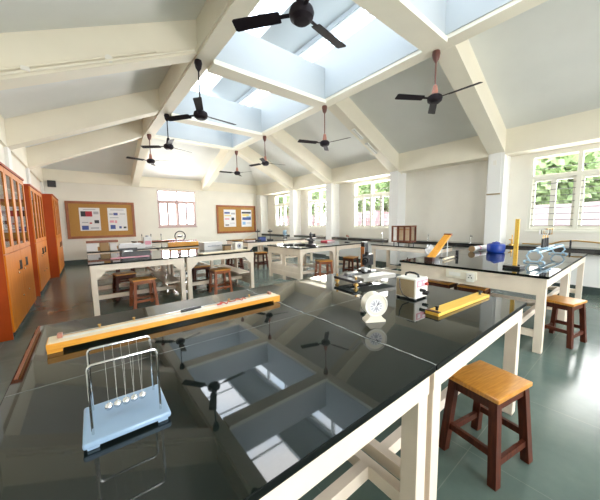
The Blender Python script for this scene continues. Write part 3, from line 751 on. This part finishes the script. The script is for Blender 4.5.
MB().tube([(-.09, 0, .15), (-.08, 0, .185), (0, 0, .20), (.08, 0, .185), (.09, 0, .15)], .007, 8).done('handle', 'blue', t)
t = thing('upright_ruler', 'tall yellow ruler upright in a black base block', 'ruler', (4.11, .985, TH), math.radians(-6))
MB().box(-.07, .09, -.09, .09, 0, .035, .004).done('base_block', 'black', t)
MB().box(-.010, .010, -.035, .008, .03, .60, .001).done('rule', 'yellow_wood', t)
k = MB()
for i in range(27): k.box(-.0108, -.0098, -.033, -.033+(.022 if i % 5 == 0 else .012), .06+.02*i, .0615+.02*i)
k.done('graduation', 'ink_black', t)
MB().cyl((-.02, -.06, .035), (-.02, -.06, .055), .012, n=14).done('clamp_screw', 'dark_metal', t)
# optical bench
t = thing('optical_bench', 'pale blue metal optical bench with hexagonal ends and black uprights', 'optical bench', (5.55, .92, TH), math.radians(-1))
L = .78; zr = .145
for y in (-.05, .05): MB().cyl((-L, y, zr), (L, y, zr), .014, n=14).done('rail', 'pale_blue_metal', t)
for sx in (-1, 1):
    hx = [( .075*math.cos(PI/3*k)*1.15, .088+.088*math.sin(PI/3*k)*.95) for k in range(6)]
    MB().tube([(sx*(L-.06), y, z) for y, z in hx], .011, 8, True).done('end_frame', 'pale_blue_metal', t)
    for y in (-.085, .085):
        MB().cyl((sx*(L-.06), y*1.25, 0), (sx*(L-.06), y*1.25, .02), .014, n=12).tube([(sx*(L-.06), y*1.25, .02), (sx*(L-.06), y*.6, .03)], .008, 8).done('foot', 'pale_blue_metal', t)
for i, x in enumerate((-.32, -.2, -.06)):
    c = MB().box(x-.03, x+.03, -.07, .07, zr+.01, zr+.035, .004).done('carriage', 'pale_blue_metal', t)
    MB().cyl((x, 0, zr+.03), (x, 0, zr+.17), .020, .016, 16).done('upright', 'black', c)
    MB().cyl((x, 0, zr+.17), (x, 0, zr+.22), .006, n=10).done('stem', 'brass', c)
    f = MB(); f.box(x-.006, x+.006, -.05, .05, zr+.22, zr+.232); f.box(x-.006, x+.006, -.05, .05, zr+.29, zr+.302); f.box(x-.006, x+.006, -.05, -.042, zr+.22, zr+.30); f.box(x-.006, x+.006, .042, .05, zr+.22, zr+.30)
    f.done('holder', ('carton_white', 'dark_metal', 'brass')[i], c)
MB().box(-.34, .02, -.045, -.03, zr+.295, zr+.315).done('top_bar', 'brass', t)

# balance case on the narrow table
t = thing('balance_case', 'wooden balance case with glass sides on slim legs', 'case', (6.0, 3.60, TH), math.radians(6))
hx, hy, z0, z1 = .15, .235, .09, .48
f = MB()
for sx in (-1, 1):
    for sy in (-1, 1): f.cbox((sx*(hx-.015), sy*(hy-.015), (z0+z1)/2), (.035, .035, z1-z0))
f.box(-hx, hx, -hy, hy, z1-.03, z1, .003); f.box(-hx, hx, -hy, hy, z0, z0+.035, .003)
for y in (-.075, .075): f.cbox((-hx+.015, y, (z0+z1)/2), (.03, .035, z1-z0))
f.done('frame', 'case_wood', t)
MB().box(-hx+.008, -hx+.012, -hy+.03, hy-.03, z0+.03, z1-.03).done('pane', 'glass', t); MB().box(-hx+.03, hx-.03, -hy+.008, -hy+.012, z0+.03, z1-.03).done('pane', 'glass', t)
MB().box(hx-.012, hx-.008, -hy+.03, hy-.03, z0+.03, z1-.03).done('back_panel', 'pale_wood', t)
for sx in (-1, 1):
    for sy in (-1, 1): MB().cyl((sx*(hx-.03), sy*(hy-.05), 0), (sx*(hx-.03), sy*(hy-.05), z0), .012, n=10).done('leg', 'dark_metal', t)
MB().cyl((0, 0, z0+.035), (0, 0, z1-.08), .008, n=10).box(-.006, .006, -.2, .2, z1-.10, z1-.085).done('balance_beam', 'brass', t)

# ------------------------------------------------------------------ left middle table
t = thing('instrument_case', 'open black instrument case on the left middle table', 'case', (.72, 5.93, TH), math.radians(3))
MB().box(-.24, .24, -.09, .09, 0, .10, .006).done('case_body', 'black', t); MB().box(-.24, .05, .085, .10, .10, .16, .004).done('lid', 'black', t)
MB().box(-.20, -.05, -.06, .06, .10, .125, .004).done('contents', 'steel', t)
t = thing('pink_rod', 'pinkish wooden strip lying before the black instrument case', 'strip', (.60, 5.46, TH), math.radians(-2))
MB().box(-.30, .30, -.018, .018, .03, .05, .003).done('strip', 'ink_pink', t); MB().box(.27, .30, -.025, .025, 0, .052, .003).done('end_foot', 'dark_wood', t); MB().box(-.30, -.27, -.025, .025, 0, .03, .003).done('end_foot', 'dark_wood', t)
o = MB().box(-.55, .55, -.10, .10, 0, .02, .003).done('flat_board', 'pale_wood', None, (2.28, 5.42, TH), math.radians(8)); tag(o, 'long flat pale brown board on the left middle table', 'board')
t = thing('resistance_box', 'long yellow brown box with pink plugs on the far left table', 'resistance box', (2.08, 7.78, TH), math.radians(-6))
MB().box(-.38, .38, -.08, .08, 0, .11, .005).done('box_body', 'orange_wood', t); MB().box(-.36, .36, -.07, .07, .11, .12).done('top_plate', 'brown_wood', t)
for i in range(12): MB().cyl((-.33+.06*i, 0, .12), (-.33+.06*i, 0, .16), .012, .015, 10).done('plug', 'ink_pink', t)
t = thing('white_parcel', 'white carton with dark writing on the left middle table', 'box', (2.28, 6.25, TH), math.radians(2))
MB().box(-.22, .22, -.16, .16, 0, .17, .006).done('carton_body', 'carton_white', t); MB().box(-.14, .14, -.163, -.159, .075, .095).box(-.05, .05, -.163, -.159, .10, .11).done('printed_block', 'ink_grey', t); MB().box(-.22, .22, -.03, .03, .17, .172).done('tape', 'plastic_cream', t)
t = thing('small_carton', 'small brown carton between the white carton and white cube clock', 'box', (2.47, 5.80, TH))
MB().box(-.075, .075, -.07, .07, 0, .10, .004).done('carton_body', 'carton_brown', t); MB().box(-.08, .08, -.075, .075, .10, .125, .004).done('lid', 'black', t)
t = thing('clock_box', 'white cube box with a dark dial on its face', 'box', (2.70, 5.72, TH), math.radians(5))
MB().box(-.10, .10, -.07, .07, 0, .17, .008).done('box_body', 'plastic_white', t); MB().cyl((0, -.073, .085), (0, -.069, .085), .055, n=24).done('dial_face', 'ink_grey', t); MB().cyl((0, -.076, .085), (0, -.072, .085), .02, n=16).done('dial_hub', 'ink_black', t)
# far left table
cart = [('pale grey carton at the left end of the far left table', .10, .20, .19, 'carton_white'), ('brown carton between two pale cartons, far left table', .33, .17, .19, 'carton_brown'), ('off white carton right of the brown carton, far left table', .50, .13, .17, 'carton_white')]
for lab, x, w, hh, m in cart:
    t = thing('carton', lab, 'box', (x, 7.83, TH), 0, 'cartons on the far left table')
    MB().box(-w/2, w/2, -.12, .12, 0, hh, .005).done('carton_body', m, t); MB().box(-w/2-.001, w/2+.001, -.02, .02, hh-.05, hh+.001).done('tape', 'beige', t)
t = thing('wood_plank', 'brown plank lying on top of the three cartons', 'plank', (.30, 7.83, TH+.191))
MB().box(-.30, .30, -.13, .13, 0, .05, .004).done('plank_body', 'brown_wood', t)
t = thing('white_tray', 'white paper filled tray behind the black instrument case', 'tray', (.90, 8.0, TH))
MB().box(-.28, .28, -.15, .15, 0, .10, .006).done('tray_body', 'carton_white', t); MB().box(-.26, .20, -.12, .12, .10, .13, .004).done('paper_stack', 'paper', t)
t = thing('white_canister', 'white square bottle standing left of the far window', 'bottle', (1.30, 8.3, TH))
MB().box(-.09, .09, -.09, .09, 0, .26, .012).done('bottle_body', 'carton_white', t); MB().cyl((0, 0, .26), (0, 0, .30), .035, n=18).done('cap', 'ink_grey', t); MB().box(-.07, .07, -.0925, -.089, .06, .16).done('label_patch', 'ink_pink', t)
t = thing('tangent_galvanometer', 'round tangent galvanometer ring on the far table below window', 'galvanometer', (2.35, 9.1, TH), math.radians(-12))
MB().cyl((0, 0, .03), (0, 0, .045), .13, n=28).done('base', 'dark_wood', t)
MB().tube([(.15*math.cos(2*PI*k/36), 0, .215+.15*math.sin(2*PI*k/36)) for k in range(36)], .016, 8, True).done('coil_ring', 'dark_metal', t)
MB().cyl((0, 0, .19), (0, 0, .235), .075, n=24).done('compass_box', 'black', t); MB().box(-.14, .14, -.012, .012, .185, .20).done('cross_bar', 'dark_metal', t)
for a in (0, 120, 240): MB().cyl((.11*math.cos(math.radians(a)), .11*math.sin(math.radians(a)), 0), (.11*math.cos(math.radians(a)), .11*math.sin(math.radians(a)), .035), .01, n=10).done('levelling_screw', 'brass', t)
for x, y, tx in ((1.55, 10.9, 'left of three'), (1.85, 11.0, 'middle of three'), (2.12, 10.7, 'right of three')):
    t = thing('clamp_stand', 'slim dark stand before the far wall, %s' % tx, 'stand', (x, y, TH))
    MB().box(-.05, .05, -.07, .07, 0, .02, .003).done('base', 'black', t); MB().cyl((0, 0, .02), (0, 0, .26), .008, n=10).done('rod', 'dark_metal', t); MB().cbox((0, 0, .22), (.03, .03, .05), .003).done('boss', 'black', t)
o = MB().box(-.7, .7, -.06, .06, 0, .05, .003).done('long_board', 'brown_wood', None, (2.05, 10.35, TH), 0); tag(o, 'long brown board on the last table under the far window', 'board')

# ------------------------------------------------------------------ arched table
for lab, x, y, a in (('flat black tray on the arched table, left one', 4.18, 5.85, -6), ('flat black tray on the arched table, right one by spectrometer', 4.42, 5.62, -6)):
    t = thing('black_tray', lab, 'tray', (x, y, TH), math.radians(a), 'black trays')
    MB().box(-.12, .12, -.09, .09, 0, .025, .004).done('tray_body', 'black', t); MB().box(-.10, .10, -.07, .07, .025, .032).done('tray_lining', 'dark_metal', t)
t = thing('spectrometer', 'black spectrometer with tall post on the arched table', 'spectrometer', (4.52, 5.30, TH), math.radians(20))
b = MB().lathe([(.13, .0), (.14, .01), (.14, .03), (.05, .05)], n=28); b.done('base', 'dark_metal', t)
MB().cyl((0, 0, .05), (0, 0, .12), .03, n=18).done('pillar', 'black', t); MB().cyl((0, 0, .12), (0, 0, .14), .10, n=28).done('prism_table', 'black', t)
MB().cyl((.06, 0, .17), (.26, 0, .17), .02, n=16).done('collimator', 'black', t); MB().cyl((-.06, 0, .17), (-.26, 0, .17), .02, n=16).done('telescope', 'black', t)
MB().cyl((0, 0, .14), (0, 0, .34), .014, n=12).cyl((0, 0, .22), (0, 0, .30), .03, .02, 14).done('post', 'black', t)
MB().box(.06, .09, -.02, .02, .05, .16).box(-.09, -.06, -.02, .02, .05, .16).done('arm', 'dark_metal', t)
t = thing('book_pile', 'red brown closed book lying on the table near the window', 'book', (5.75, 5.95, TH), math.radians(8))
MB().box(-.18, .18, -.12, .12, .004, .034).done('pages', 'paper', t); MB().box(-.185, .185, -.125, .125, .034, .04).box(-.185, .185, -.125, .125, 0, .005).box(-.19, -.183, -.125, .125, 0, .04).done('cover', 'ink_red', t)
t = thing('bench_clamp', 'small brown clamp with steel rods on the table by the window', 'clamp', (5.95, 5.35, TH), .4)
MB().box(-.06, .06, -.06, .06, 0, .02, .003).done('base', 'black', t); MB().cyl((0, 0, .02), (0, 0, .20), .008, n=10).done('rod', 'steel', t); MB().bar((-.05, 0, .19), (.10, 0, .16), .04, .05, .004).done('jaw', 'brown_wood', t)

# far row right
for x, y, tx in ((4.62, 8.2, 'left'), (5.02, 8.05, 'right')):
    t = thing('clamp_stand', '%s black clamp stand on the far row table' % tx, 'stand', (x, y, TH), 0, 'black clamp stands')
    MB().box(-.09, .09, -.07, .07, 0, .03, .004).done('base', 'black', t); MB().cyl((0, 0, .03), (0, 0, .34), .012, n=12).done('rod', 'black', t)
    MB().cbox((0, 0, .30), (.16, .05, .05), .006).done('clamp_head', 'black', t)
    MB().cyl((.0, 0, .34), (.0, 0, .37), .018, n=12).done('top_knob', 'dark_metal', t)
t = thing('dark_box', 'dark blue box between the two black clamp stands', 'box', (4.83, 8.3, TH)); MB().box(-.12, .12, -.08, .08, 0, .10, .005).done('box_body', 'ink_blue', t); MB().box(-.125, .125, -.085, .085, .10, .115, .003).done('lid', 'black', t)
t = thing('pale_rod', 'thin pale rod leaning up to the left clamp stand', 'rod', (4.2, 8.35, TH), 0); MB().cyl((-.1, 0, .01), (.36, -.12, .26), .010, n=10).done('rod_body', 'pale_wood', t)
t = thing('closed_book', 'brown red book on the far row table left of stands', 'book', (4.2, 8.0, TH), .1); MB().box(-.15, .15, -.10, .10, .004, .034).done('pages', 'paper', t); MB().box(-.155, .155, -.105, .105, .034, .04).box(-.155, .155, -.105, .105, 0, .005).done('cover', 'brown_wood', t)
t = thing('round_instrument', 'round blue grey instrument on the far row table by the window', 'instrument', (6.1, 8.7, TH))
MB().cyl((0, 0, 0), (0, 0, .03), .09, n=20).done('base', 'black', t); MB().cyl((0, 0, .03), (0, 0, .12), .012, n=10).done('stem', 'steel', t)
MB().cyl((-.03, .04, .2), (.03, -.04, .2), .10, n=28).done('round_body', 'pale_blue_metal', t); MB().cyl((.028, -.037, .2), (.036, -.047, .2), .06, n=24).done('dial', 'dark_metal', t)

# taps and pipes on the stone counter
def tap(label, y):
    t = thing('water_tap', label, 'tap', (7.58, y, .88), 0, 'water taps over the counter')
    MB().cyl((0, 0, 0), (0, 0, .14), .012, n=12).done('riser', 'chrome', t)
    MB().tube([(0, 0, .13), (-.02, -.02, .18), (-.10, -.06, .19), (-.16, -.09, .15)], .010, 8).done('spout', 'chrome', t)
    MB().cyl((0, 0, .14), (0, 0, .17), .018, n=14).bar((-.03, 0, .18), (.05, .03, .20), .012, .012).done('handle', 'chrome', t)
tap('chrome water tap on the counter above the ramp', 3.80)
tap('chrome water tap on the counter left of the blue canister', 2.72)
tap('chrome water tap on the counter below the wooden case window', 5.3)
t = thing('gas_tap', 'brown brass gas tap on the counter next to the column', 'tap', (7.52, 1.86, .88))
MB().cyl((0, 0, 0), (0, 0, .02), .05, n=16).done('flange', 'brass', t); MB().cyl((0, 0, .02), (0, 0, .12), .02, n=12).done('riser', 'brass', t); MB().cyl((0, 0, .10), (-.09, .03, .12), .016, .010, 12).done('nozzle', 'brass', t); MB().cyl((0, 0, .12), (.0, 0, .22), .010, n=10).done('stem', 'brass', t)
t = thing('brass_pipe', 'curved brass pipe along the counter under the right window', 'pipe', (7.56, .7, .88))
MB().tube([(0, .98, .03), (0, .75, .03), (0, .5, .05), (0, .35, .11), (0, .15, .13), (0, -.1, .11), (0, -.35, .08), (0, -.8, .06)], .014, 8).done('pipe_run', 'brass', t)
MB().cyl((0, .22, 0), (0, .22, .14), .016, n=12).done('pipe_support', 'dark_metal', t)
o = MB().box(-.05, .05, -.14, .14, 0, .09, .006).done('dark_box', 'black', None, (7.42, 8.6, .88)); tag(o, 'small black box on the counter below the second far window', 'box')
k = MB().box(.69, .73, -.862, -.835, .46, .56, .003).done('socket_box', 'plastic_white', case_t); MB().box(.695, .725, -.866, -.861, .51, .555).done('switch_face', 'ink_black', k)

# ------------------------------------------------------------------ outdoors
struct('ground', MB().box(8.0, 40, -30, 45, -.45, -.35), 'paving')
struct('ground', MB().box(-40, -1.7, -30, 45, -.45, -.35), 'paving')
struct('ground', MB().box(-1.7, 8.0, 13.3, 45, -.45, -.35), 'paving')
struct('ground', MB().box(-1.7, 8.0, -30, -4.1, -.45, -.35), 'paving')
struct('trim_eave', MB().box(WR+.2, WR+.95, YB, YF, 2.86, 2.95), 'eave')
b = MB(); bmesh.ops.create_grid(b.bm, x_segments=4, y_segments=60, size=1)
rr = random.Random(5)
for v in b.bm.verts:
    k = (v.co.x+1)/2
    v.co = Vector((13.0+1.8*k+rr.uniform(-.1, .1), v.co.y*30+8, -.4+2.45*k+(.12*rr.uniform(-1, 1) if k > .1 else 0)))
o = b.done('earth_bank', 'earth'); tag(o, 'bank of red earth outside the right hand windows', 'earth bank')
def tree(label, x, y, h, r, m, seed, n=5200):
    t = thing('tree', label, 'tree', (x, y, -.4), 0, 'trees outside the windows'); rr = random.Random(seed)
    MB().tube([(0, 0, 0), (.1, .05, h*.3), (0, .1, h*.6)], .12, 8).done('trunk', 'bark', t)
    b = MB()
    for _ in range(n):
        u = Vector((rr.gauss(0, 1), rr.gauss(0, 1), rr.gauss(0, 1))).normalized()*(rr.uniform(.2, 1)**.4)
        c = Vector((u.x*r, u.y*r, h*.66+u.z*h*.40))
        s = rr.uniform(.16, .34); a = Vector((rr.gauss(0, 1), rr.gauss(0, 1), rr.gauss(0, 1))).normalized(); q = a.orthogonal().normalized()*s; w = a.cross(q)*.5
        b.quad(c-q, c-w, c+q, c+w)
    b.done('crown', m, t)
tree('bushy green tree outside the rightmost window', 18.5, 3.2, 5.6, 2.3, 'leaf', 1)
tree('dark blue green tree outside the right window edge', 18.5, -1.2, 5.4, 1.9, 'leaf_dark', 2)
tree('light green tree outside the window by the wooden case', 18.5, 13.0, 6.0, 3.0, 'leaf', 3)
tree('green tree outside the second window from the far end', 18.5, 20.0, 6.2, 3.2, 'leaf', 4)
tree('green tree seen through the farthest side window', 18.5, 27.5, 6.5, 3.4, 'leaf', 6)

# ------------------------------------------------------------------ light
w = bpy.data.worlds.new('sky'); scene.world = w; w.use_nodes = True
nt = w.node_tree; bg = nt.nodes['Background']
tc = nt.nodes.new('ShaderNodeTexCoord'); nz = nt.nodes.new('ShaderNodeTexNoise'); nz.inputs['Scale'].default_value = 2.2; nz.inputs['Detail'].default_value = 5
nt.links.new(tc.outputs['Generated'], nz.inputs['Vector'])
rp = nt.nodes.new('ShaderNodeValToRGB'); rp.color_ramp.elements[0].position = .42; rp.color_ramp.elements[1].position = .62
rp.color_ramp.elements[0].color = (0.62, 0.80, 1.0, 1); rp.color_ramp.elements[1].color = (1.0, 1.0, 1.0, 1)
nt.links.new(nz.outputs['Fac'], rp.inputs[0]); nt.links.new(rp.outputs[0], bg.inputs[0])
SKY = 3.0
bg.inputs[1].default_value = SKY

def area(name, loc, rot, sx, sy, power, col, portal=False):
    l = bpy.data.lights.new(name, 'AREA'); l.shape = 'RECTANGLE'; l.size = sx; l.size_y = sy; l.energy = power; l.color = col
    o = bpy.data.objects.new(name, l); COL.objects.link(o); o.location = loc; o.rotation_euler = rot
    if portal: l.cycles.is_portal = True
    return o
WC = (1.0, 0.985, 0.95)
for (a, b), pw in zip(RW, (20.0, 25.0, 85.0, 75.0, 55.0)): area('daylight_boost_right', (WR+.25, (a+b)/2, 2.0), (0, PI/2, 0), 1.55, b-a, pw, WC)  # lamps added outside the right windows to boost the sky's daylight
area('daylight_boost_far', (3.3, YF+.25, 2.1), (-PI/2, 0, 0), 1.55, 1.55, 150.0, WC)  # extra lamp outside the far window, added on top of the sky light
for a, b in BW: area('daylight_boost_back', ((a+b)/2, YB-.25, 1.85), (PI/2, 0, 0), b-a, 1.9, 90.0, WC)  # added fill lamps at the unseen back windows, brightening the near side

# ------------------------------------------------------------------ camera
cam = bpy.data.cameras.new('camera'); co = bpy.data.objects.new('camera', cam); COL.objects.link(co)
cam.sensor_fit = 'HORIZONTAL'; cam.sensor_width = 36; cam.lens = 272.67/600*36; cam.clip_start = .02; cam.clip_end = 200
yaw, pitch, roll = -0.666, -0.102, -0.014
R = Matrix.Rotation(yaw, 4, 'Z') @ Matrix.Rotation(PI/2+pitch, 4, 'X') @ Matrix.Rotation(roll, 4, 'Z')
co.matrix_world = Matrix.Translation((0, 0, 1.45)) @ R
scene.camera = co
vs = scene.view_settings
scene.display_settings.display_device = 'sRGB'
vs.view_transform = 'Standard'; vs.look = 'None'; vs.gamma = 1.0; vs.exposure = 1.6; vs.use_curve_mapping = False
cy = scene.cycles
cy.max_bounces = 10; cy.diffuse_bounces = 6; cy.glossy_bounces = 5; cy.transparent_max_bounces = 16; cy.transmission_bounces = 4
cy.sample_clamp_indirect = 6.0; cy.caustics_reflective = False; cy.caustics_refractive = False
cy.use_denoising = True
